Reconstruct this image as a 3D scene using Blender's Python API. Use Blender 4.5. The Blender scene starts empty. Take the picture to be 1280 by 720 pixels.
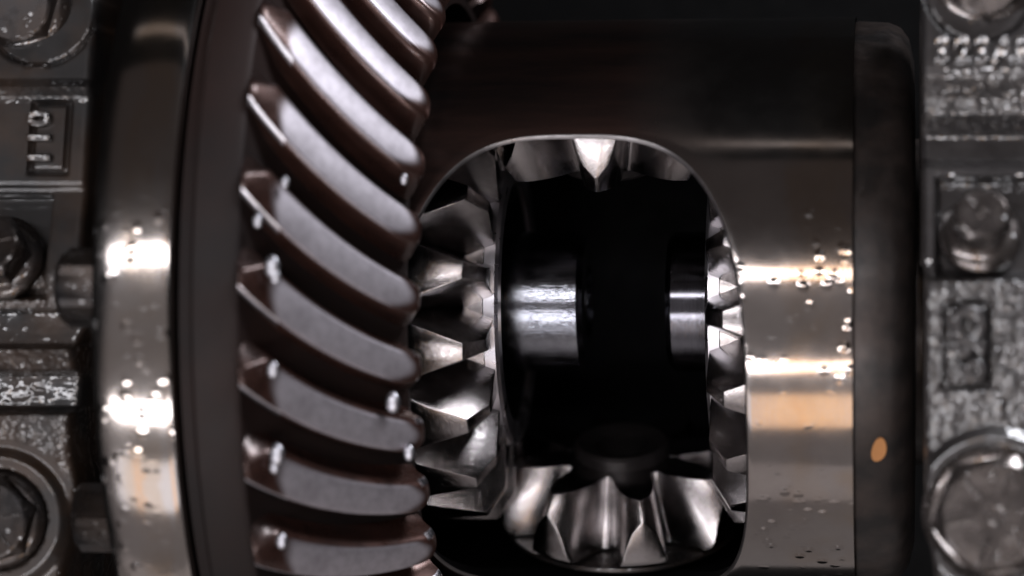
import bpy, bmesh, math, random
from mathutils import Vector, Matrix
from mathutils import noise as mnoise
rnd = random.Random(7)
S = 0.00015                      # one modelling unit = 0.15 mm (the ring gear is about 17 cm across)
F = 3300.0
AL = math.radians(8.2)
DEL = math.radians(21)           # the carrier has stopped with its window turned this far down
scene = bpy.context.scene
COL = scene.collection
D2R = math.radians

# ------------------------------------------------------------------ camera
RV = Vector((math.cos(AL), math.sin(AL), 0)); DV = Vector((-math.sin(AL), math.cos(AL), 0)); UV = Vector((0, 0, 1))
CAM = -(130 * RV - 17 * UV + F * DV)
cd = bpy.data.cameras.new('camera'); cam = bpy.data.objects.new('camera', cd); COL.objects.link(cam)
cam.matrix_world = Matrix.Translation(CAM * S) @ Matrix((RV, UV, -DV)).transposed().to_4x4()
cd.sensor_width = 36; cd.lens = 36 * F / 1280
cd.clip_start = 0.02; cd.clip_end = 20
cd.dof.use_dof = True; cd.dof.focus_distance = (F - 180) * S; cd.dof.aperture_fstop = 93 / (76 * S * 1000)
cd.dof.aperture_blades = 0
scene.camera = cam

# ------------------------------------------------------------------ world and lamps
w = bpy.data.worlds.new('World'); scene.world = w; w.use_nodes = True
w.node_tree.nodes['Background'].inputs[0].default_value = (0.75, 0.7, 0.72, 1)
w.node_tree.nodes['Background'].inputs[1].default_value = 0.010
scene.view_settings.view_transform = 'Standard'; scene.view_settings.look = 'None'
scene.view_settings.exposure = 0; scene.view_settings.gamma = 1
scene.render.engine = 'CYCLES'
scene.cycles.use_denoising = True
scene.cycles.max_bounces = 6
scene.cycles.sample_clamp_indirect = 4

def lamp(name, x, elev, dist, wx, h, radiance, col=(1, 1, 1), aim=(-100, 0, 0)):
    """area lamp at an elevation (deg) above the line to the camera, wx by h units"""
    e = D2R(elev)
    loc = Vector((x, -dist * math.cos(e), dist * math.sin(e)))
    ld = bpy.data.lights.new(name, 'AREA'); ld.shape = 'RECTANGLE'
    ld.size = wx * S; ld.size_y = h * S; ld.color = col
    ld.energy = radiance * math.pi * (wx * S) * (h * S)
    o = bpy.data.objects.new(name, ld); COL.objects.link(o)
    o.location = loc * S
    o.rotation_euler = (Vector(aim) - loc).to_track_quat('-Z', 'Y').to_euler()
    return o
# three long bench lamps, each with white tubes and warm end pieces
WHITE = (0.96, 0.95, 1.0); AMBER = (1.0, 0.58, 0.26)
for nm, elev, hh, rad, amb in (('upper', 10.5, 225, 23.0, 7.5), ('lower', -24, 235, 23.0, 7.5), ('bench', -41, 700, 1.9, 2.5)):
    for xa, xb, warm in ((-2050, -1300, 0), (-1310, -1180, 1), (-1180, 20, 0), (20, 330, 1), (320, 760, 0)):
        lamp('strip_lamp_' + nm, (xa + xb) / 2, elev, 3300, xb - xa, hh, amb if warm else rad, AMBER if warm else WHITE, ((xa + xb) / 2, 0, 0))
lamp('front_fill', -500, -38, 3700, 4200, 7200, 0.27, (1.0, 0.915, 0.915))  # unseen fill, added for the grey between the strip reflections
lamp('floor_fill', -200, -105, 2500, 4200, 4600, 0.26, (1.0, 0.915, 0.915), (-200, 0, 0))  # unseen fill from below, added to keep the undersides grey
lamp('overhead_fill', -300, 34, 3500, 4000, 2700, 0.06, (1.0, 0.84, 0.82))  # unseen dim fill, added to lift the dark above the upper strip reflection
lamp('top_strip', -300, 62, 3000, 2600, 120, 0.5, (1.0, 0.9, 0.86))
lamp('key_lamp', 2000, 68, 3300, 1300, 1000, 31, (0.93, 0.94, 1.0), (-250, -400, 100))

# ------------------------------------------------------------------ helpers
def at(px, py, Y):
    """point of the plane y = Y seen in that direction from the lens (used while laying the castings out)"""
    v = DV + (px - 640) / F * RV + (360 - py) / F * UV
    t = (Y - CAM.y) / v.y
    return CAM + t * v

def link(name, me, mats=None, parent=None, **props):
    o = bpy.data.objects.new(name, me); COL.objects.link(o)
    if mats is not None and not me.materials:
        for m in (mats if isinstance(mats, (list, tuple)) else [mats]): me.materials.append(m)
    if parent: o.parent = parent
    for k, v in props.items(): o[k] = v
    return o

def thing(name, label, cat, loc=(0, 0, 0), group=None):
    o = bpy.data.objects.new(name, None); COL.objects.link(o)
    o.empty_display_size = 0.01
    o.location = Vector(loc) * S
    o['label'] = label; o['category'] = cat
    if group: o['group'] = group
    return o

def finish(me, ang=35):
    bm = bmesh.new(); bm.from_mesh(me)
    bmesh.ops.recalc_face_normals(bm, faces=bm.faces[:])
    lim = D2R(ang)
    for f in bm.faces: f.smooth = True
    for e in bm.edges:
        e.smooth = not (len(e.link_faces) != 2 or e.calc_face_angle(0) > lim)
    bm.to_mesh(me); bm.free()
    return me

def mesh(verts, faces, fm=None, ang=35, scale=S):
    me = bpy.data.meshes.new('m')
    me.from_pydata([Vector(v) * scale for v in verts], [], faces)
    if fm:
        for p, i in zip(me.polygons, fm): p.material_index = i
    return finish(me, ang)

def lathe(profile, seg=96, axis='X', a0=0.0, a1=2 * math.pi, closed=True, ang=35, scale=S):
    """revolve (axial, radius) points; closed: the profile is a closed loop (a ring)"""
    full = abs(a1 - a0 - 2 * math.pi) < 1e-6
    n = len(profile); m = seg if full else seg + 1
    vs = []; fs = []
    for j in range(m):
        a = a0 + (a1 - a0) * j / seg
        for (x, r) in profile:
            if axis == 'X': vs.append((x, -r * math.cos(a), -r * math.sin(a)))
            else: vs.append((r * math.sin(a), -r * math.cos(a), x))
    for j in range(seg):
        j2 = (j + 1) % m
        for i in range(n if closed else n - 1):
            i2 = (i + 1) % n
            fs.append((j * n + i, j * n + i2, j2 * n + i2, j2 * n + i))
    return mesh(vs, fs, None, ang, scale)

def evaluated(me, mods):
    o = bpy.data.objects.new('tmp', me); COL.objects.link(o)
    for kind, kw in mods:
        m = o.modifiers.new(kind, kind)
        for k, v in kw.items(): setattr(m, k, v)
    dg = bpy.context.evaluated_depsgraph_get()
    r = bpy.data.meshes.new_from_object(o.evaluated_get(dg))
    bpy.data.objects.remove(o)
    return r

def tube(pts, rad, seg=8):
    vs = []; fs = []
    n = len(pts)
    for i, p in enumerate(pts):
        t = (Vector(pts[min(i + 1, n - 1)]) - Vector(pts[max(i - 1, 0)])).normalized()
        a = t.orthogonal().normalized(); b = t.cross(a)
        for j in range(seg):
            q = 2 * math.pi * j / seg
            vs.append(Vector(p) + rad * (math.cos(q) * a + math.sin(q) * b))
    for i in range(n - 1):
        for j in range(seg):
            k = (j + 1) % seg
            fs.append((i * seg + j, i * seg + k, (i + 1) * seg + k, (i + 1) * seg + j))
    fs.append(tuple(range(seg))[::-1]); fs.append(tuple(range((n - 1) * seg, n * seg)))
    return mesh(vs, fs, None, 60)

# ------------------------------------------------------------------ materials
def mat(name, base, rough=0.3, metal=1.0, tint=None, tint_scale=90, tint_amt=0.6, rough_var=0.12,
        grain=None, grain_str=0.1, coat=0.6, drops=0.0, drop_scale=900, aniso=None, spec=0.5, fine=0.0, coat_rough=0.06, soft=False, low=None, wet=False):
    m = bpy.data.materials.new(name); m.use_nodes = True
    nt = m.node_tree; N = nt.nodes; L = nt.links
    b = N['Principled BSDF']
    tc = N.new('ShaderNodeTexCoord')
    def noise(scale, detail=5, stretch=None, rough_=0.6):
        n = N.new('ShaderNodeTexNoise'); n.inputs['Scale'].default_value = scale; n.inputs['Detail'].default_value = detail
        n.inputs['Roughness'].default_value = rough_
        if stretch:
            mp = N.new('ShaderNodeMapping'); mp.inputs['Scale'].default_value = stretch
            L.new(tc.outputs['Object'], mp.inputs['Vector']); L.new(mp.outputs[0], n.inputs['Vector'])
        else: L.new(tc.outputs['Object'], n.inputs['Vector'])
        return n
    def ramp(src, p0, p1, c0, c1):
        r = N.new('ShaderNodeValToRGB'); r.color_ramp.elements[0].position = p0; r.color_ramp.elements[1].position = p1
        r.color_ramp.elements[0].color = (*c0, 1); r.color_ramp.elements[1].color = (*c1, 1)
        L.new(src, r.inputs[0]); return r
    b.inputs['Metallic'].default_value = metal
    b.inputs['Specular IOR Level'].default_value = spec
    t = tint or tuple(c * 0.7 for c in base)
    n1 = noise(tint_scale, 6)
    lo = tuple(base[i] * (1 - tint_amt) + t[i] * tint_amt for i in range(3))
    r1 = ramp(n1.outputs[0], 0.25 if soft else 0.38, 0.75 if soft else 0.62, base, lo)
    L.new(r1.outputs[0], b.inputs['Base Color'])
    n2 = noise(tint_scale * 3.1, 6)
    mr = N.new('ShaderNodeMapRange'); mr.inputs['From Min'].default_value = 0.3; mr.inputs['From Max'].default_value = 0.7
    mr.inputs['To Min'].default_value = max(0.03, rough - rough_var); mr.inputs['To Max'].default_value = rough + rough_var
    L.new(n2.outputs[0], mr.inputs['Value']); L.new(mr.outputs[0], b.inputs['Roughness'])
    last = None
    if grain:
        g = noise(1.0, 3, grain, 0.7)
        bp = N.new('ShaderNodeBump'); bp.inputs['Strength'].default_value = grain_str; bp.inputs['Distance'].default_value = 0.0002
        L.new(g.outputs[0], bp.inputs['Height']); last = bp
    if fine:
        g = noise(5200, 2)
        bp = N.new('ShaderNodeBump'); bp.inputs['Strength'].default_value = fine; bp.inputs['Distance'].default_value = 0.0001
        L.new(g.outputs[0], bp.inputs['Height'])
        if last: L.new(last.outputs[0], bp.inputs['Normal'])
        last = bp
    if last: L.new(last.outputs[0], b.inputs['Normal'])
    b.inputs['Coat Weight'].default_value = coat; b.inputs['Coat Roughness'].default_value = coat_rough
    b.inputs['Coat IOR'].default_value = 1.48
    if coat:
        cn = noise(drop_scale * 0.4, 3)
        bp = N.new('ShaderNodeBump'); bp.inputs['Strength'].default_value = 0.12; bp.inputs['Distance'].default_value = 0.0006
        L.new(cn.outputs[0], bp.inputs['Height'])
        if drops:
            v = N.new('ShaderNodeTexVoronoi'); v.inputs['Scale'].default_value = drop_scale; v.inputs['Randomness'].default_value = 1
            L.new(tc.outputs['Object'], v.inputs['Vector'])
            rr = ramp(v.outputs['Distance'], 0.0, 0.42, (1, 1, 1), (0, 0, 0)); rr.color_ramp.interpolation = 'EASE'
            msk = ramp(noise(drop_scale * 0.16, 3).outputs[0], 0.47, 0.58, (0, 0, 0), (1, 1, 1))
            mu = N.new('ShaderNodeMath'); mu.operation = 'MULTIPLY'
            L.new(rr.outputs[0], mu.inputs[0]); L.new(msk.outputs[0], mu.inputs[1])
            if low is not None:        # drops have run down to the lower half
                sz = N.new('ShaderNodeSeparateXYZ'); L.new(tc.outputs['Object'], sz.inputs[0])
                mz = N.new('ShaderNodeMapRange'); mz.inputs['From Min'].default_value = (low + 60) * S; mz.inputs['From Max'].default_value = (low - 20) * S
                L.new(sz.outputs[2], mz.inputs['Value'])
                mu2 = N.new('ShaderNodeMath'); mu2.operation = 'MULTIPLY'; L.new(mu.outputs[0], mu2.inputs[0]); L.new(mz.outputs[0], mu2.inputs[1]); mu = mu2
            b2 = N.new('ShaderNodeBump'); b2.inputs['Strength'].default_value = drops; b2.inputs['Distance'].default_value = 0.0010
            L.new(mu.outputs[0], b2.inputs['Height']); L.new(bp.outputs[0], b2.inputs['Normal']); bp = b2
        L.new(bp.outputs[0], b.inputs['Coat Normal'])
        if wet:
            b3 = N.new('ShaderNodeBump'); b3.inputs['Strength'].default_value = drops; b3.inputs['Distance'].default_value = 0.00018
            L.new(mu.outputs[0], b3.inputs['Height'])
            if last: L.new(last.outputs[0], b3.inputs['Normal'])
            L.new(b3.outputs[0], b.inputs['Normal'])
    return m

M = {}
M['gear'] = mat('oily_forged_gear_steel', (0.36, 0.345, 0.35), 0.18, tint=(0.25, 0.215, 0.205), tint_scale=60, tint_amt=0.7, rough_var=0.08, fine=0.42, coat=0.7, drops=0.25, drop_scale=500, soft=True)
M['gear_flank'] = mat('lapped_gear_flank', (0.42, 0.40, 0.41), 0.26, tint=(0.16, 0.14, 0.15), tint_scale=170, tint_amt=0.9, fine=0.35, coat=0.6)
M['ring_flank'] = mat('brown_oiled_tooth_flank', (0.030, 0.019, 0.017), 0.32, metal=0.6, tint=(0.080, 0.032, 0.023), tint_scale=70, coat=0.25, coat_rough=0.12)
def blend_tooth():
    m = M['ring_flank']; nt = m.node_tree; N = nt.nodes; L = nt.links; b = N['Principled BSDF']
    at_ = N.new('ShaderNodeAttribute'); at_.attribute_name = 'lap'
    def mixc(sock, val, is_col=False):
        src = b.inputs[sock].links[0].from_socket if b.inputs[sock].links else None
        mx = N.new('ShaderNodeMix'); mx.data_type = 'RGBA' if is_col else 'FLOAT'
        L.new(at_.outputs['Fac'], mx.inputs[0])
        i, j, o = (6, 7, 2) if is_col else (2, 3, 0)
        if src: L.new(src, mx.inputs[i])
        else: mx.inputs[i].default_value = b.inputs[sock].default_value
        mx.inputs[j].default_value = val
        L.new(mx.outputs[o], b.inputs[sock])
    mixc('Base Color', (0.56, 0.53, 0.55, 1), True)
    col = b.inputs['Base Color'].links[0].from_node
    tc = N.new('ShaderNodeTexCoord')
    nz = N.new('ShaderNodeTexNoise'); nz.inputs['Scale'].default_value = 320; nz.inputs['Detail'].default_value = 7; nz.inputs['Roughness'].default_value = 0.7
    L.new(tc.outputs['Object'], nz.inputs['Vector'])
    cr = N.new('ShaderNodeValToRGB'); cr.color_ramp.elements[0].position = 0.36; cr.color_ramp.elements[1].position = 0.60
    cr.color_ramp.elements[0].color = (0.37, 0.345, 0.375, 1); cr.color_ramp.elements[1].color = (0.50, 0.47, 0.51, 1)
    L.new(nz.outputs[0], cr.inputs[0]); L.new(cr.outputs[0], col.inputs[7])
    mixc('Roughness', 0.50); mixc('Metallic', 0.88); mixc('Coat Weight', 0.1)
    return m
M['ring_tooth'] = blend_tooth()
M['glint_edge'] = mat('bright_glint_edge', (0.62, 0.60, 0.64), 0.34, coat=0.6)  # bright colour stands in for the glints on tooth heels and rim lip
M['ring_body'] = mat('dark_oiled_ring_blank', (0.0095, 0.0068, 0.0065), 0.6, metal=0.2, tint=(0.02, 0.009, 0.007), tint_scale=26, coat=0.0, spec=0.25, grain=(5000, 30, 30), grain_str=0.1, rough_var=0.05, coat_rough=0.4)
M['flange'] = mat('turned_flange_steel', (0.33, 0.30, 0.285), 0.11, tint=(0.27, 0.23, 0.20), tint_scale=45, tint_amt=0.6, grain=(9000, 60, 60), grain_str=0.03, coat=0.5, drops=0.55, drop_scale=330, low=60, rough_var=0.03, coat_rough=0.27, wet=True)
M['case_rough'] = mat('dark_cast_carrier', (0.016, 0.014, 0.0135), 0.42, metal=0.5, tint=(0.06, 0.044, 0.038), tint_scale=110, coat=0.08, fine=0.3, coat_rough=0.25, drops=0.3)
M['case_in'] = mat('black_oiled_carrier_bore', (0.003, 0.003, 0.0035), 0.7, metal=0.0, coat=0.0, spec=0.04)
M['rim'] = mat('worn_window_edge', (0.14, 0.13, 0.13), 0.38, coat=0.2)
M['shaft'] = mat('ground_shaft_steel', (0.27, 0.275, 0.30), 0.15, tint=(0.07, 0.07, 0.09), grain=(160, 3000, 3000), grain_str=0.22, coat=0.0, rough_var=0.06)
M['shaft_turned'] = mat('turned_shaft_steel', (0.15, 0.15, 0.17), 0.10, grain=(12000, 40, 40), grain_str=0.25, coat=0.0, rough_var=0.04)
M['shaft_dull'] = mat('dull_dark_gear_hub', (0.02, 0.017, 0.017), 0.4, metal=0.5, coat=0.0)
M['oil'] = mat('bright_glint_bead', (0.5, 0.5, 0.54), 0.36, metal=1.0, coat=0.0)  # bright metal for the beads that stand in for glints
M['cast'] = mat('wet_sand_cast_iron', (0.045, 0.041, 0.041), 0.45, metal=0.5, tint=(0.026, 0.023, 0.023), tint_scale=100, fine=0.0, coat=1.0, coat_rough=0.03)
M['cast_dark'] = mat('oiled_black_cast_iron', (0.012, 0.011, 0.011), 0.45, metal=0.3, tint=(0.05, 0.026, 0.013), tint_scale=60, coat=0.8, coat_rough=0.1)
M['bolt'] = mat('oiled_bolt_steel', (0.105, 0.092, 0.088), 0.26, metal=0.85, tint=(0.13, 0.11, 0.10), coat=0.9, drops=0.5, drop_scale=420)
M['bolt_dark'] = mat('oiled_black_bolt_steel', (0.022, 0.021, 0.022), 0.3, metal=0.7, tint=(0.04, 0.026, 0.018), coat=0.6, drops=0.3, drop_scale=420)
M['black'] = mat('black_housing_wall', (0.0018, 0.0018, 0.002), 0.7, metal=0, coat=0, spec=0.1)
M['stain'] = mat('orange_rust_spot', (0.50, 0.22, 0.07), 0.5, metal=0.2, coat=0.3)

def cast_relief(m, scale=620, strength=0.9, mask=None, ior=1.8):
    """sand cast skin: real bump on base and coat"""
    nt = m.node_tree; N = nt.nodes; L = nt.links; b = N['Principled BSDF']
    tc = N.new('ShaderNodeTexCoord')
    n = N.new('ShaderNodeTexNoise'); n.inputs['Scale'].default_value = scale; n.inputs['Detail'].default_value = 1.0; n.inputs['Roughness'].default_value = 0.5
    L.new(tc.outputs['Object'], n.inputs['Vector'])
    h = n.outputs[0]
    if mask:
        at_ = N.new('ShaderNodeAttribute'); at_.attribute_name = mask
        mu = N.new('ShaderNodeMath'); mu.operation = 'MULTIPLY'
        L.new(h, mu.inputs[0]); L.new(at_.outputs['Fac'], mu.inputs[1]); h = mu.outputs[0]
    bp = N.new('ShaderNodeBump'); bp.inputs['Strength'].default_value = strength; bp.inputs['Distance'].default_value = 0.0011; b.inputs['Coat IOR'].default_value = ior
    L.new(h, bp.inputs['Height'])
    L.new(bp.outputs[0], b.inputs['Coat Normal'])
cast_relief(M['cast'], 560, 1.0, 'skin')
cast_relief(M['cast_dark'], 520, 1.0, 'skin', 1.52)

# machined carrier barrel: plain steel, with an amber reflection painted into its colour beside the step
def amber_reflection(m, x_lo, x_hi, wob, col=(0.30, 0.22, 0.15, 1), amount=0.5, soft=14):
    """amber reflection painted into the base colour between two stations along the axle line"""
    nt = m.node_tree; N = nt.nodes; L = nt.links; b = N['Principled BSDF']
    src = b.inputs['Base Color'].links[0].from_socket
    tc = N.new('ShaderNodeTexCoord'); sx = N.new('ShaderNodeSeparateXYZ'); L.new(tc.outputs['Object'], sx.inputs[0])
    nz = N.new('ShaderNodeTexNoise'); nz.inputs['Scale'].default_value = 55; nz.inputs['Detail'].default_value = 7
    L.new(tc.outputs['Object'], nz.inputs['Vector'])
    ad = N.new('ShaderNodeMath'); ad.operation = 'MULTIPLY_ADD'; ad.inputs[1].default_value = wob * S
    L.new(nz.outputs[0], ad.inputs[0]); L.new(sx.outputs[0], ad.inputs[2])
    c = wob * 0.5
    def edge_(a_, b_, w_=0):
        r = N.new('ShaderNodeMapRange'); r.interpolation_type = 'SMOOTHSTEP'
        r.inputs['From Min'].default_value = (a_ + c) * S; r.inputs['From Max'].default_value = (b_ + c) * S
        L.new(ad.outputs[0], r.inputs['Value']); return r.outputs[0]
    up = edge_(x_lo, x_lo + soft); dn = edge_(x_hi + soft * 0.6, x_hi)
    mu = N.new('ShaderNodeMath'); mu.operation = 'MULTIPLY'; L.new(up, mu.inputs[0]); L.new(dn, mu.inputs[1])
    pz = N.new('ShaderNodeTexNoise'); pz.inputs['Scale'].default_value = 62; pz.inputs['Detail'].default_value = 5; pz.inputs['Distortion'].default_value = 0.4
    L.new(tc.outputs['Object'], pz.inputs['Vector'])
    pr_ = N.new('ShaderNodeMapRange'); pr_.inputs['From Min'].default_value = 0.37; pr_.inputs['From Max'].default_value = 0.54
    pr_.inputs['To Min'].default_value = 0.0; pr_.inputs['To Max'].default_value = amount
    L.new(pz.outputs[0], pr_.inputs['Value'])
    m2 = N.new('ShaderNodeMath'); m2.operation = 'MULTIPLY'; L.new(mu.outputs[0], m2.inputs[0]); L.new(pr_.outputs[0], m2.inputs[1])
    mx = N.new('ShaderNodeMix'); mx.data_type = 'RGBA'
    L.new(m2.outputs[0], mx.inputs[0]); L.new(src, mx.inputs[6]); mx.inputs[7].default_value = col
    L.new(mx.outputs[2], b.inputs['Base Color'])

def barrel_material():
    m = mat('machined_carrier_barrel', (0.32, 0.29, 0.275), 0.115, tint=(0.22, 0.19, 0.18), tint_scale=55, grain=(7000, 90, 90),
            grain_str=0.03, coat=0.45, drops=1.0, drop_scale=330, low=70, rough_var=0.03, coat_rough=0.27, wet=True)
    amber_reflection(m, 214, 300, 120, soft=26)
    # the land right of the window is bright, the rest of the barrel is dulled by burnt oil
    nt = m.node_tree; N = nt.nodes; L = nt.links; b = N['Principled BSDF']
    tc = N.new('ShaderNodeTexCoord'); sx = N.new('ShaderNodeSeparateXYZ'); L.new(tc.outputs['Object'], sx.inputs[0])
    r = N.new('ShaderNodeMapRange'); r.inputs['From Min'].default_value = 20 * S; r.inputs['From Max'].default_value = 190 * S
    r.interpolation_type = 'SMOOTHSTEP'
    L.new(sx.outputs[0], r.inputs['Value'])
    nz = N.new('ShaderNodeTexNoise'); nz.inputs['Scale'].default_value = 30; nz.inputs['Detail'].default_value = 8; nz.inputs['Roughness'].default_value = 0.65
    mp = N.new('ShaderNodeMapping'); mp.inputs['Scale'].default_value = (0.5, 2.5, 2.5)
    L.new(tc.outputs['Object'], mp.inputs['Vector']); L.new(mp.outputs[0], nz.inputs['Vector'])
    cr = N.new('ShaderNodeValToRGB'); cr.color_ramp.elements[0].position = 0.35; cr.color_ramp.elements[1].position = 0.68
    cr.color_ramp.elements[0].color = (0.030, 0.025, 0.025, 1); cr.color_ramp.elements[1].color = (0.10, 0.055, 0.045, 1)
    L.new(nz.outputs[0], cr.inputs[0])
    def mix(sock, val, col=None):
        lk = b.inputs[sock].links
        mx = N.new('ShaderNodeMix'); mx.data_type = 'RGBA' if col else 'FLOAT'
        i, j, o = (6, 7, 2) if col else (2, 3, 0)
        if lk: L.new(lk[0].from_socket, mx.inputs[j])
        else: mx.inputs[j].default_value = b.inputs[sock].default_value
        if col: L.new(col, mx.inputs[i])
        else: mx.inputs[i].default_value = val
        L.new(r.outputs[0], mx.inputs[0]); L.new(mx.outputs[o], b.inputs[sock])
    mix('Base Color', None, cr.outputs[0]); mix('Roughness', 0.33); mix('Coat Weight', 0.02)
    return m
amber_reflection(M['flange'], -476, -436, 60)
M['barrel'] = barrel_material()

def sstep(a, b, x):
    if a == b: return float(x > a)
    t = max(0.0, min(1.0, (x - a) / (b - a))); return t * t * (3 - 2 * t)

# ------------------------------------------------------------------ housing behind
def housing():
    me = mesh([(-2600, 900, -1500), (2600, 900, -1500), (2600, 900, 1500), (-2600, 900, 1500),
               (-2600, 960, -1500), (2600, 960, -1500), (2600, 960, 1500), (-2600, 960, 1500)],
              [(0, 1, 2, 3), (7, 6, 5, 4), (0, 4, 5, 1), (1, 5, 6, 2), (2, 6, 7, 3), (3, 7, 4, 0)])
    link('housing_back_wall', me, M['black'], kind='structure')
housing()

# ------------------------------------------------------------------ differential carrier with its window
RC = 350.0; RI = 334.0
def carrier():
    T = thing('differential_carrier', 'bare steel differential carrier barrel with a rounded window open onto the gears', 'gear carrier')
    X0, X1 = -330.0, 298.0
    A0, A1 = DEL - D2R(110), DEL + D2R(110)
    hx, hv, ex = 198.0, 282.0, 3.2      # half length, half height (chord), superellipse exponent
    K = 240
    def contour(q, off=0.0, R=RC):
        c, s = math.cos(q), math.sin(q)
        x = (hx + off) * math.copysign(abs(c) ** (2 / ex), c); v = (hv + off) * math.copysign(abs(s) ** (2 / ex), s)
        if v > 0: v *= 1.16
        return x - 19, v, R
    def P(x, th, R): return (x, -R * math.cos(th), -R * math.sin(th))
    vs = []; fs = []; fm = []
    th_c = DEL
    rings = []
    def addring(pts): rings.append(len(vs)); vs.extend(pts)
    def cyl(off, R):
        out = []
        for k in range(K):
            x, v, _ = contour(2 * math.pi * k / K, off)
            th = th_c + math.asin(max(-0.999, min(0.999, v / RC)))
            out.append((x, th))
        return out
    c_in = cyl(9, RI)
    addring([P(x, th, RI) for x, th in c_in])
    addring([P(x, th, RC - 3) for x, th in cyl(0, RC)])
    c_ch = cyl(2.6, RC)
    addring([P(x, th, RC - 0.4) for x, th in cyl(1.9, RC)])
    addring([P(x, th, RC) for x, th in c_ch])
    cxm = -19
    # rectangle border, matched by direction in (x, theta*R) space
    bord = []
    for k in range(K):
        x, th = c_ch[k]
        dx, dt = (x - cxm), (th - th_c) * RC
        hw_t = (A1 - th_c) * RC
        sc = 1e9
        if dx > 1e-6: sc = min(sc, (X1 - cxm) / dx)
        if dx < -1e-6: sc = min(sc, (X0 - cxm) / dx)
        if abs(dt) > 1e-6: sc = min(sc, hw_t / abs(dt))
        bord.append((cxm + dx * sc, th_c + dt * sc / RC))
    for cx_, ct_ in ((X1, A1), (X1, A0), (X0, A1), (X0, A0)):   # snap one vertex to each corner
        k = min(range(K), key=lambda i: ((bord[i][0] - cx_) ** 2 + ((bord[i][1] - ct_) * RC) ** 2)); bord[k] = (cx_, ct_)
    NR = 26
    for j in range(1, NR + 1):
        f = j / NR
        addring([P(c_ch[k][0] * (1 - f) + bord[k][0] * f, c_ch[k][1] * (1 - f) + bord[k][1] * f, RC) for k in range(K)])
    for j in range(len(rings) - 1):
        for k in range(K):
            k2 = (k + 1) % K
            fs.append((rings[j] + k, rings[j] + k2, rings[j + 1] + k2, rings[j + 1] + k))
            fm.append(1 if j == 0 else (2 if j in (1, 2) else 0))
    me = mesh(vs, fs, fm, 30)
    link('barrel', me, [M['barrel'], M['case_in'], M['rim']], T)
    # inner skin with the same opening
    vs = []; fs = []; rings = []
    addring([P(x, th, RI) for x, th in c_in])
    for j in range(1, NR + 1):
        f = j / NR
        addring([P(c_in[k][0] * (1 - f) + bord[k][0] * f, c_in[k][1] * (1 - f) + bord[k][1] * f, RI) for k in range(K)])
    for j in range(NR):
        for k in range(K):
            k2 = (k + 1) % K
            fs.append((rings[j] + k, rings[j] + k2, rings[j + 1] + k2, rings[j + 1] + k))
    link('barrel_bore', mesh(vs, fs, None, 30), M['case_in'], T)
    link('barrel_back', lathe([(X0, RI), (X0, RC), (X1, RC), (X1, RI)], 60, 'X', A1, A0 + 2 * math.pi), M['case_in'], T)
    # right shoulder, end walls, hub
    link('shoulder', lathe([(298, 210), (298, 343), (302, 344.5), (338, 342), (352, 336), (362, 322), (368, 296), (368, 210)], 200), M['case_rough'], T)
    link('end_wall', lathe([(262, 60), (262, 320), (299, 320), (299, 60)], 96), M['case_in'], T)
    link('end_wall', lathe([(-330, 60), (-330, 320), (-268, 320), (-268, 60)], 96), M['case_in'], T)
    link('journal', lathe([(368, 120), (368, 200), (640, 200), (640, 120)], 96), M['case_rough'], T)
    link('journal', lathe([(-820, 120), (-820, 200), (-499, 200), (-499, 120)], 96), M['case_rough'], T)
    # bolting flange left of the ring gear
    link('flange', lathe([(-506, 190), (-506, 553), (-504, 558), (-499, 560), (-426, 560), (-419, 557), (-416, 550), (-414, 400), (-414, 190)], 256), M['flange'], T)
    link('web', lathe([(-413, 190), (-413, 372), (-330, 372), (-330, 190)], 96), M['case_in'], T)
    # small rust spot on the shoulder
    n = 18; vs = []
    sp = at(1103, 562, -300)
    R = 343.2; th = math.asin(-sp.z / R)
    for k in range(n):
        q = 2 * math.pi * k / n; rr = 1 + 0.04 * math.sin(3 * q)
        vs.append(P(327 + 8.5 * rr * math.cos(q), th + 15 * rr * math.sin(q) / R - 0.012 * math.cos(q), R + 1.2))
    vs += [(x * 1.0, y * 0.99, z * 0.99) for x, y, z in vs]
    fs = [tuple(range(n))] + [(k, (k + 1) % n, n + (k + 1) % n, n + k) for k in range(n)]
    link('rust_spot', mesh(vs, fs), M['stain'], T)
    return T
carrier()

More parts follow.
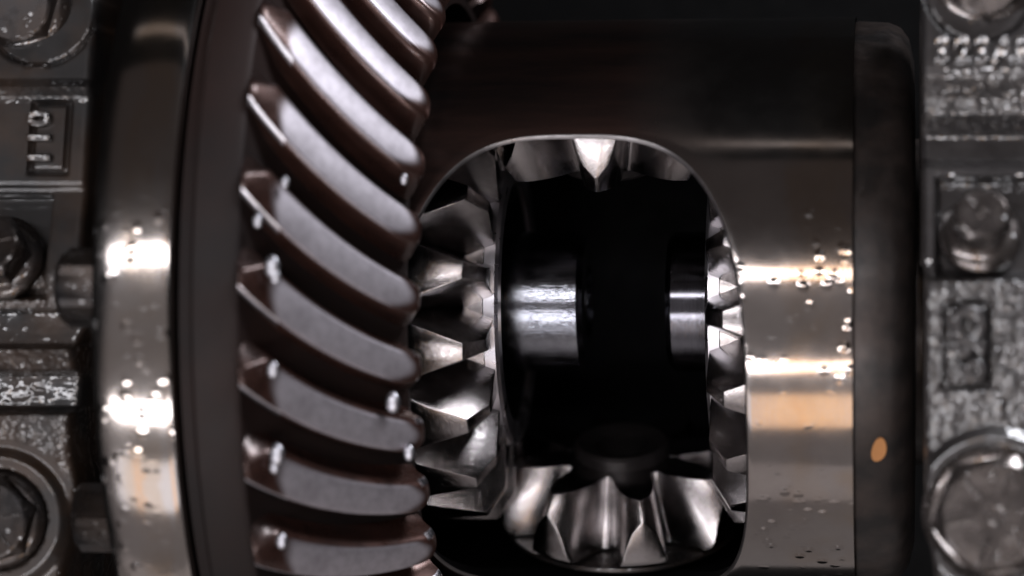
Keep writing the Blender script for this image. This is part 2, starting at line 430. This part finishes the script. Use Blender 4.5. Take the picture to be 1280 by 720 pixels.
# ------------------------------------------------------------------ ring gear
def ring_gear():
    N = 34
    T = thing('ring_gear', 'large ring gear with pale curved spiral teeth standing left of the carrier window', 'ring gear')
    link('gear_blank', lathe([(-412, 374), (-412, 546), (-399, 548), (-397, 557), (-393, 560), (-352, 560), (-345, 556), (-330, 520), (-196, 386), (-196, 374)], 256), M['ring_body'], T)
    pitch = 2 * math.pi / N
    ns = 22
    vs = []; fs = []; fm = []
    def sec(t):
        # land line (X, R) and root line
        Xl, Rl = -341 + 172 * t, 570 - 155 * t
        Xr, Rr = -352 + 152 * t, 528 - 144 * t
        phi = D2R(15.2) * (1.30 * t - 0.30 * t * t) - D2R(8.2)
        return Xl, Rl, Xr, Rr, phi
    def Pt(X, R, a): return (X, -R * math.cos(a), -R * math.sin(a))
    # profile across the tooth: (height fraction, half width in pitch)
    def prof(t):
        tp = 0.24 - 0.02 * t
        a_ = max(0.0, 1 - t / 0.14); b_ = max(0.0, 1 - (1 - t) / 0.16)
        lo = tp * (1 - 0.75 * b_ ** 2); hi = tp * (1 - 1.35 * a_)         # the heel runs out to a pointed lower corner
        left = [(0.0, -0.43), (0.12, -0.36), (0.45, -0.285), (0.80, -hi - 0.06), (0.95, -hi - 0.02), (1.0, -hi + 0.012)]
        right = [(1.0, lo - 0.012), (0.95, lo + 0.02), (0.80, lo + 0.06), (0.45, 0.285), (0.12, 0.36), (0.0, 0.43)]
        return left, right, -hi + 0.012, lo - 0.012
    NL = 10
    ts = [i / 48 for i in range(49)]
    rows = []; lap = []; fm = []
    for ti in ts:
        Xl, Rl, Xr, Rr, phi = sec(ti)
        hf = 1.0 - 0.05 * max(0, 1 - ti / 0.02) - 0.22 * max(0, 1 - (1 - ti) / 0.08) ** 2
        left, right, u0, u1 = prof(ti)
        seq = left + [(1.0, u0 + (u1 - u0) * i / NL) for i in range(1, NL)] + right
        row = []
        for q, (h, wd) in enumerate(seq):
            hh = h * hf
            crown = 1.5 * (1 - ((wd - (u0 + u1) / 2) / max(0.02, (u1 - u0) / 2)) ** 2) if 5 <= q <= 5 + NL else 0
            X = Xr + (Xl - Xr) * hh + crown * 0.6; R = Rr + (Rl - Rr) * hh + crown * 0.6
            if ti < 0.02: X -= 3 * (1 - h)
            row.append(len(vs)); vs.append(Pt(X, R, phi + wd * pitch))
            if 5 <= q <= 5 + NL:
                u = (wd + 0.235) / 0.47
                e0 = 0.215 - 0.03 * math.sin(u * 3) ; e1 = 0.93 - 0.10 * (2 * u - 0.8) ** 2
                m_ = sstep(e0 - 0.035, e0 + 0.015, ti) * (1 - sstep(e1 - 0.03, e1 + 0.03, ti)) * sstep(-0.02, 0.05, u) * (1 - sstep(0.96, 1.02, u))
            else: m_ = 0
            lap.append(m_)
        rows.append(row)
    m = len(rows[0])
    for i in range(len(rows) - 1):
        for j in range(m - 1):
            fs.append((rows[i][j], rows[i][j + 1], rows[i + 1][j + 1], rows[i + 1][j]))
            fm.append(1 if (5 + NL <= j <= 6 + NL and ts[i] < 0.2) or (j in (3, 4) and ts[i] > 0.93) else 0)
    fs.append(tuple(rows[0])); fs.append(tuple(rows[-1][::-1])); fm += [0, 0]
    me = mesh(vs, fs, fm, 50)
    a = me.attributes.new('lap', 'FLOAT', 'POINT'); a.data.foreach_set('value', lap)
    me.materials.append(M['ring_tooth']); me.materials.append(M['glint_edge'])
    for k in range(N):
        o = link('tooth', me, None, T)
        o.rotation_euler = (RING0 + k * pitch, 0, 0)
    for px, py, r_ in ((340, 333, 9), (344, 346, 6), (341, 462, 7), (346, 568, 9), (343, 583, 6), (491, 503, 9), (511, 566, 7), (356, 228, 5), (322, 276, 6), (352, 676, 7), (505, 224, 5)):  # beads added to paint bright glints on the ring teeth
        rr = 556 - max(0, px - 345) * 0.70
        p = at(px, py, -rr)
        for _ in range(3):
            p = at(px, py, -math.sqrt(max(1, rr * rr - p.z * p.z)))
        bm = bmesh.new(); bmesh.ops.create_uvsphere(bm, u_segments=16, v_segments=10, radius=r_ * 1.15 * S)
        bmesh.ops.scale(bm, vec=(0.8, 0.5, 1.15), verts=bm.verts[:])
        me_ = bpy.data.meshes.new('bead'); bm.to_mesh(me_); bm.free()
        for f_ in me_.polygons: f_.use_smooth = True
        o = link('glint_bead', me_, M['oil'], T); o.location = p * S
    return T
RING0 = D2R(3.7)
ring_gear()

# ------------------------------------------------------------------ straight bevel gears
def bevel_sector(N, g_root, g_tip, g_in, s0, s1, wf, blank, nf=9, bev=1.3):
    """one tooth of a bevel gear about local +Z (apex at the origin, tooth centred on -Y), cut to the turned blank"""
    hp = math.pi / N
    prof = []
    for i in range(nf + 1):
        f = i / nf
        g = g_root + (g_tip - g_root) * f
        prof.append((-hp * wf(f), g))
    left = [(-hp, g_in), (-hp, g_root)] + prof
    right = [(-p, g) for p, g in left[::-1]]
    loop = left + [(0, g_tip)] + right + [(0, g_in)]
    out = [loop[0]]
    for p in loop[1:]:
        if abs(p[0] - out[-1][0]) + abs(p[1] - out[-1][1]) > 1e-5: out.append(p)
    loop = out
    vs = []
    for s in (s0, s1):
        for ph, g in loop:
            vs.append((s * math.sin(g) * math.sin(ph), -s * math.sin(g) * math.cos(ph), s * math.cos(g)))
    n = len(loop)
    fs = [(i, (i + 1) % n, n + (i + 1) % n, n + i) for i in range(n)]
    fs += [tuple(range(n))[::-1], tuple(range(n, 2 * n))]
    K = 0.01
    me = bpy.data.meshes.new('s'); me.from_pydata([Vector(v) * K for v in vs], [], fs)
    bm = bmesh.new(); bm.from_mesh(me); bmesh.ops.recalc_face_normals(bm, faces=bm.faces[:])
    bmesh.ops.triangulate(bm, faces=[f for f in bm.faces if len(f.verts) > 4]); bm.to_mesh(me); bm.free()
    cut = lathe(blank, 120, 'Z', scale=K)
    bmc = bmesh.new(); bmc.from_mesh(cut); bmesh.ops.recalc_face_normals(bmc, faces=bmc.faces[:]); bmc.to_mesh(cut); bmc.free()
    co = bpy.data.objects.new('cut', cut); COL.objects.link(co)
    r = evaluated(me, [('BOOLEAN', dict(operation='INTERSECT', object=co, solver='EXACT'))])
    bpy.data.objects.remove(co)
    bm = bmesh.new(); bm.from_mesh(r)
    bmesh.ops.remove_doubles(bm, verts=bm.verts[:], dist=0.002)
    bmesh.ops.dissolve_limit(bm, angle_limit=D2R(1.0), verts=bm.verts[:], edges=bm.edges[:])
    bm.to_mesh(r); bm.free()
    if bev:
        r = evaluated(r, [('BEVEL', dict(width=bev * K, segments=2, limit_method='ANGLE', angle_limit=D2R(28), use_clamp_overlap=True))])
    bm = bmesh.new(); bm.from_mesh(r)
    bmesh.ops.scale(bm, vec=(S / K,) * 3, verts=bm.verts[:])
    bm.to_mesh(r); bm.free()
    r.materials.clear()
    return finish(r, 28)

def w_pinion(f): return 0.79 * (1 - f) ** 0.62 + 0.03 + 0.10 * max(0, 1 - f / 0.12) ** 2
def w_side(f): return 1.0 - 0.88 * f ** 0.85

pin_blank = [(196, 52), (196, 100), (199, 104), (206, 152), (228, 152), (302, 150), (306, 146), (306, 52)]
pin_me = bevel_sector(8, D2R(19.5), D2R(35), D2R(8), 150, 420, w_pinion,
                      [(207, 50), (207, 151), (226, 161), (282, 161), (289, 158), (293, 150), (293, 50)])
pin_me.materials.append(M['gear'])
def pinion(up, label, phase):
    T = thing('pinion_gear', label, 'pinion gear', group='straight-toothed pinion gears inside the carrier')
    for k in range(8):
        o = link('tooth', pin_me, None, T); o.rotation_euler = (0, 0, phase + k * 2 * math.pi / 8)
    link('hub_face', lathe([(196, 34), (192, 40), (190, 56), (194, 60), (260, 60), (260, 34)], 64, 'Z'), M['shaft_dull'], T)
    # thrust washer under the back of the gear
    # local +Z -> world down (or up), then the carrier's tilt
    base = Matrix.Rotation(math.pi, 4, 'Y') if not up else Matrix.Identity(4)
    T.matrix_world = Matrix.Rotation(DEL, 4, 'X') @ base
    return T
pin_lo = pinion(False, 'lower straight-toothed pinion gear fully seen at the bottom of the window', D2R(-14.5))
pin_hi = pinion(True, 'upper straight-toothed pinion gear half hidden behind the top edge of the window', D2R(0))
pin_hi.matrix_world = pin_hi.matrix_world @ Matrix.Translation((0, 0, -13 * S))
for P_, nm in ((pin_lo, 'thin dished thrust washer beneath the lower pinion gear'),):
    o = link('thrust_washer', lathe([(296, 60), (296, 152), (299, 154), (303, 150), (303, 60)], 128, 'Z'), M['bolt_dark'], None, label=nm, category='washer')
    o.matrix_world = P_.matrix_world.copy()

NSG = 18
side_me = bevel_sector(NSG, D2R(48), D2R(63), D2R(38), 120, 420, w_side,
                       [(128, 168), (128, 240), (150, 274), (218, 274), (226, 268), (226, 168)], bev=1.6)
side_me.materials.append(M['gear'])
def side_gear(sign, label, phase):
    T = thing('side_gear', label, 'side gear', group='side gears on the two axle ends')
    for k in range(NSG):
        o = link('tooth', side_me, None, T); o.rotation_euler = (0, 0, phase + k * 2 * math.pi / NSG)
    link('rim_lip', lathe([(125, 150), (123, 153), (123, 176), (127, 181), (140, 181), (140, 150)], 160, 'Z'), M['glint_edge'], T)
    link('web', lathe([(141, 150), (141, 180), (224, 180), (224, 150)], 128, 'Z'), M['gear'], T)
    link('bore', lathe([(130, 145), (130, 149), (224, 149), (224, 110), (190, 110), (180, 140)], 128, 'Z'), M['case_in'], T)
    link('hub', lathe([(188, 84), (188, 112), (262, 112), (262, 84)], 96, 'Z'), M['case_rough'], T)
    T.matrix_world = Matrix.Rotation(-math.pi / 2 if sign < 0 else math.pi / 2, 4, 'Y')
    return T
side_gear(-1, 'side gear at the left of the window, wet teeth beside the spiral ring gear', D2R(-90 + 98))
side_gear(1, 'side gear at the right of the window, only a sliver of its teeth showing', D2R(4))

def axle_end(name, x0, x1, m, label, chamfer):
    s = 1 if x1 > x0 else -1
    prof = [(x0, 20), (x0, 87), (x1 - 7 * s, 87), (x1, 80), (x1, 46), (x1 - 5 * s, 42), (x1 - 5 * s, 20)]
    T = thing(name, label, 'axle shaft', group='axle shaft ends inside the side gears')
    link('journal', lathe(prof, 128), m, T)
    link('end_face', lathe([(x1 - 9 * s, 1), (x1 - 6 * s, 1), (x1 - 6 * s, 41), (x1 - 9 * s, 41)], 64), M['case_rough'], T)
    return T
axle_end('axle_shaft', -262, -34, M['shaft'], 'left axle shaft end with scratched bright ground surface', 1)
axle_end('axle_shaft', 262, 68, M['shaft_turned'], 'right axle shaft end with crisp turned rings', 1)

# ------------------------------------------------------------------ ring gear bolts on the far side of the flange
def hex_prism(r, h, chamf=0.12, seg=48, crown=0.0):
    """hexagonal bolt head about +Z, base at z=0, circumradius r, with a round chamfer"""
    vs = []; fs = []
    K = seg
    def hexr(a):
        ap = r * math.cos(math.pi / 6)
        q = (a % (math.pi / 3)) - math.pi / 6
        return ap / math.cos(q)
    ap = r * math.cos(math.pi / 6)
    rings = []
    for kind in range(4):
        st = len(vs); rings.append(st)
        for k in range(K):
            a = 2 * math.pi * k / K
            hr = hexr(a)
            if kind == 0: R, z = hr, 0
            elif kind == 1: R = hr; z = h - chamf * r - (hr - ap) * 0.55
            elif kind == 2: R = ap * 0.97 ; z = h - chamf * r * 0.25
            else: R = ap * 0.90; z = h
            vs.append((R * math.cos(a), R * math.sin(a), z))
    for i in range(3):
        for k in range(K):
            k2 = (k + 1) % K
            fs.append((rings[i] + k, rings[i] + k2, rings[i + 1] + k2, rings[i + 1] + k))
    fs.append(tuple(range(K))[::-1]); fs.append(tuple(range(rings[3], rings[3] + K)))
    return mesh(vs, fs, None, 25)

rb_head = hex_prism(44, 50); rb_head.materials.append(M['bolt_dark'])
where = {0: 'level with the upper bright reflection', 1: 'near the bottom left corner'}
for i, a in enumerate((-2.0, 28.7)):
    T = thing('ring_gear_bolt', 'black hex head left of the flange, ' + where[i], 'bolt', group='hex bolts round the back of the flange')
    o = link('hex_head', rb_head, None, T)
    o.rotation_euler = (0, -math.pi / 2, 0)
    th = D2R(a); T.location = Vector((-506, -495 * math.cos(th), -495 * math.sin(th))) * S
    T.rotation_euler = (th, 0, 0)

# ------------------------------------------------------------------ bearing caps (castings)
def boxmask(px, py, x0, y0, x1, y1, e=4):
    return sstep(x0 - e, x0 + e, px) * (1 - sstep(x1 - e, x1 + e, px)) * sstep(y0 - e, y0 + e, py) * (1 - sstep(y1 - e, y1 + e, py))
def pw(pts, x):
    if x <= pts[0][0]: return pts[0][1]
    for (a, u), (b, v) in zip(pts, pts[1:]):
        if x <= b: return u + (v - u) * sstep(a, b, x) if False else u + (v - u) * (x - a) / (b - a)
    return pts[-1][1]

def casting(name, label, xr, yr, depth, skin, m, edge, thick=260, step=2.5):
    """relief grid: columns along x, rows along z, with a real side wall and body behind"""
    x0, x1 = xr; y0, y1 = yr
    nx = int((x1 - x0) / step); ny = int((y1 - y0) / step)
    vs = []; sk = []; fs = []
    Yr = -450.0
    for j in range(ny + 1):
        py = y0 + (y1 - y0) * j / ny
        ea, eb = edge(py)                # inner edge abscissa for this height
        for i in range(nx + 1):
            f = i / nx
            px = ea + (eb - ea) * f
            h = depth(px, py)
            # rounded arris along the inner edge
            d = (px - ea) if ea > 640 else (eb - px)
            rnd_ = 10.0
            if d < rnd_: h += (rnd_ - math.sqrt(max(0, rnd_ ** 2 - (rnd_ - d) ** 2)))
            p = at(px, py, Yr)
            n_ = mnoise.noise(Vector((px * 0.03, py * 0.03, 1.3))) * 1.6
            s_ = skin(px, py)
            n_ += mnoise.noise(Vector((px * 0.16, py * 0.16, 5.1))) * 0.9 * s_
            vs.append((p.x, Yr + h - n_ * s_, p.z)); sk.append(s_)
    W = nx + 1
    for j in range(ny):
        for i in range(nx):
            fs.append((j * W + i, j * W + i + 1, (j + 1) * W + i + 1, (j + 1) * W + i))
    base = len(vs)
    border = [i for i in range(W)] + [j * W + nx for j in range(1, ny + 1)] + [ny * W + i for i in range(nx - 1, -1, -1)] + [j * W for j in range(ny - 1, 0, -1)]
    for b in border:
        x, y, z = vs[b]; vs.append((x, Yr + thick, z)); sk.append(0.3)
    nb = len(border)
    for k in range(nb):
        k2 = (k + 1) % nb
        fs.append((border[k], border[k2], base + k2, base + k))
    fs.append(tuple(base + k for k in range(nb)))
    me = mesh(vs, fs, None, 55)
    a = me.attributes.new('skin', 'FLOAT', 'POINT')
    a.data.foreach_set('value', sk)
    T = thing(name, label, 'bearing cap')
    link('cap_body', me, m, T)
    return T

# right cap
def r_depth(px, py):
    h = pw([(-80, -4), (80, -4), (92, 0), (118, 20), (138, 25), (152, 40), (166, 52), (196, 50), (210, 14), (345, 6), (352, 0), (420, -4), (545, 8), (800, 8)], py)
    h += 0.17 * max(0, 352 - py)
    # pocket for the small bolt
    h += 26 * boxmask(px, py, 1172, 222, 1310, 344, 5)
    # label frame groove
    o = boxmask(px, py, 1178, 378, 1238, 487, 2); i = boxmask(px, py, 1184, 384, 1233, 481, 2)
    h += 8 * (o - i)
    # counterbore of the large bolt
    d = math.hypot(px - 1243, py - 642)
    h -= 14 * (1 - sstep(96, 112, d)); h += 44 * (1 - sstep(78, 86, d))
    # spot face of the upper bolt
    d = math.hypot(px - 1226, py + 22)
    h += 5 * (sstep(66, 68, d) * (1 - sstep(70, 72, d)))
    return h
def r_skin(px, py):
    s = pw([(-80, .12), (78, .12), (90, 1), (150, 1), (165, .3), (340, .25), (348, 1), (800, 1)], py)
    if boxmask(px, py, 1172, 222, 1310, 344, 6) > .5: s = .15
    d = math.hypot(px - 1243, py - 642)
    s *= sstep(96, 118, d) if d < 118 else 1
    return max(s, .06)
def r_edge(py):
    return (1152 + (4 if py > 330 else 0) + 14 * sstep(600, 760, py), 1380)
cap_r = casting('bearing_cap', 'grey wet cast bearing cap on the right, glittering with oil, with raised lettering', (1152, 1380), (-90, 800), r_depth, r_skin, M['cast'], r_edge)

def l_depth(px, py):
    h = pw([(-80, 0), (95, 0), (105, -6), (118, 6), (228, 6), (236, 12), (345, 2), (385, 8), (392, 42), (430, 34), (436, 2), (464, 16), (472, 46), (512, 40), (518, 6), (600, 10), (800, 10)], py)
    h += 0.19 * max(0, 352 - py)
    o = boxmask(px, py, 22, 122, 72, 216, 2); i = boxmask(px, py, 27, 127, 67, 211, 2)
    h += 7 * (o - i)
    h += 30 * boxmask(px, py, -60, 244, 52, 372, 4)
    d = math.hypot(px + 5, py - 650)
    h -= 12 * (1 - sstep(78, 92, d)); h += 44 * (1 - sstep(58, 66, d))
    d = math.hypot(px - 28, py - 8)
    h += 5 * (sstep(66, 68, d) * (1 - sstep(70, 72, d)))
    return h
def l_skin(px, py):
    s = pw([(-80, .1), (90, .1), (100, .5), (118, .5), (125, .1), (335, .1), (345, 1), (388, 1), (395, .3), (428, .3), (434, 1), (468, 1), (480, .3), (510, .3), (516, 1), (800, .8)], py)
    d = math.hypot(px + 5, py - 650)
    if d < 100: s *= .1
    return max(s, .06)
def l_edge(py):
    e = 98 - 10 * sstep(400, 430, py) - 4 * sstep(440, 560, py) + 8 * sstep(560, 610, py) - 22 * sstep(620, 740, py)
    return (-100, e)
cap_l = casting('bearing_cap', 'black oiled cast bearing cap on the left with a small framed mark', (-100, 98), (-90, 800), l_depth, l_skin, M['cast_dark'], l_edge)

# raised lettering
def text_mesh(ch, size, depth, bev):
    cu = bpy.data.curves.new('t', 'FONT'); cu.body = ch; cu.size = size; cu.align_x = 'CENTER'; cu.align_y = 'CENTER'
    cu.extrude = depth; cu.bevel_depth = bev; cu.bevel_resolution = 2; cu.resolution_u = 6
    cu.offset = 0.5
    o = bpy.data.objects.new('t', cu); COL.objects.link(o)
    me = bpy.data.meshes.new_from_object(o.evaluated_get(bpy.context.evaluated_depsgraph_get()))
    bpy.data.objects.remove(o)
    bm = bmesh.new(); bm.from_mesh(me); bmesh.ops.scale(bm, vec=(S, S, S), verts=bm.verts[:]); bm.to_mesh(me); bm.free()
    for p in me.polygons: p.use_smooth = True
    me.materials.clear()
    return me
def letter(ch, px, py, Y, size, rot, m, parent, wide=1.0, deep=1.5):
    me = text_mesh(ch, size, deep, 2.2 if deep < 2 else 3.6); me.materials.append(m)
    a = me.attributes.new('skin', 'FLOAT', 'POINT'); a.data.foreach_set('value', [0.3 if deep < 2 else 0.0] * len(me.vertices))
    o = link('raised_character', me, None, parent)
    o.location = at(px, py, Y) * S
    o.rotation_euler = (math.pi / 2, rot, 0)
    o.scale = (wide, 1, 1)
for ch, px in zip('323AE', (1178, 1204, 1228, 1255, 1280)):
    letter(ch, px, 65, -459 + 0.17 * 287, 38, 0, M['cast'], cap_r, 0.95)
for ch, py in zip('C69', (402, 433, 463)):
    letter(ch, 1209, py, -468, 42, math.pi / 2, M['cast'], cap_r, 1.0, 4.0)
for ch, py in zip('0II', (148, 172, 197)):
    letter(ch, 47, py, -449 + 0.19 * (352 - py), 34, math.pi / 2, M['cast_dark'], cap_l)

# cap bolts
def flange_bolt(px, py, Y, r_hex, h, r_fl, tilt, spin, m, label, marks=0, yaw=0.0, seat=0):
    T = thing('cap_bolt', label, 'bolt', group='hex bolts holding the bearing caps')
    T.location = at(px, py, Y) * S
    # local +Z towards the camera side
    T.rotation_euler = (math.pi / 2 + D2R(tilt), 0, yaw)
    link('hex_head', hex_prism(r_hex, h), m, T).rotation_euler = (0, 0, spin)
    if r_fl:
        link('flange', lathe([(-8, 5), (-8, r_fl), (0, r_fl), (4, r_fl - 3), (9, r_hex * 0.9), (9, 5)], 64, 'Z'), m, T)
    for k in range(marks):
        a = 2 * math.pi * k / marks + 0.2
        p0 = (math.cos(a) * r_hex * 0.34, math.sin(a) * r_hex * 0.34, h + 0.5); p1 = (math.cos(a) * r_hex * 0.72, math.sin(a) * r_hex * 0.72, h + 0.5)
        link('grade_mark', tube([p0, p1], 2.2 * r_hex / 60), m, T)
    if marks:
        pts = [(math.cos(a) * r_hex * 0.14, math.sin(a) * r_hex * 0.14, h) for a in [2 * math.pi * i / 14 for i in range(15)]]
        link('centre_mark', tube(pts, 2.0), m, T)
    return T
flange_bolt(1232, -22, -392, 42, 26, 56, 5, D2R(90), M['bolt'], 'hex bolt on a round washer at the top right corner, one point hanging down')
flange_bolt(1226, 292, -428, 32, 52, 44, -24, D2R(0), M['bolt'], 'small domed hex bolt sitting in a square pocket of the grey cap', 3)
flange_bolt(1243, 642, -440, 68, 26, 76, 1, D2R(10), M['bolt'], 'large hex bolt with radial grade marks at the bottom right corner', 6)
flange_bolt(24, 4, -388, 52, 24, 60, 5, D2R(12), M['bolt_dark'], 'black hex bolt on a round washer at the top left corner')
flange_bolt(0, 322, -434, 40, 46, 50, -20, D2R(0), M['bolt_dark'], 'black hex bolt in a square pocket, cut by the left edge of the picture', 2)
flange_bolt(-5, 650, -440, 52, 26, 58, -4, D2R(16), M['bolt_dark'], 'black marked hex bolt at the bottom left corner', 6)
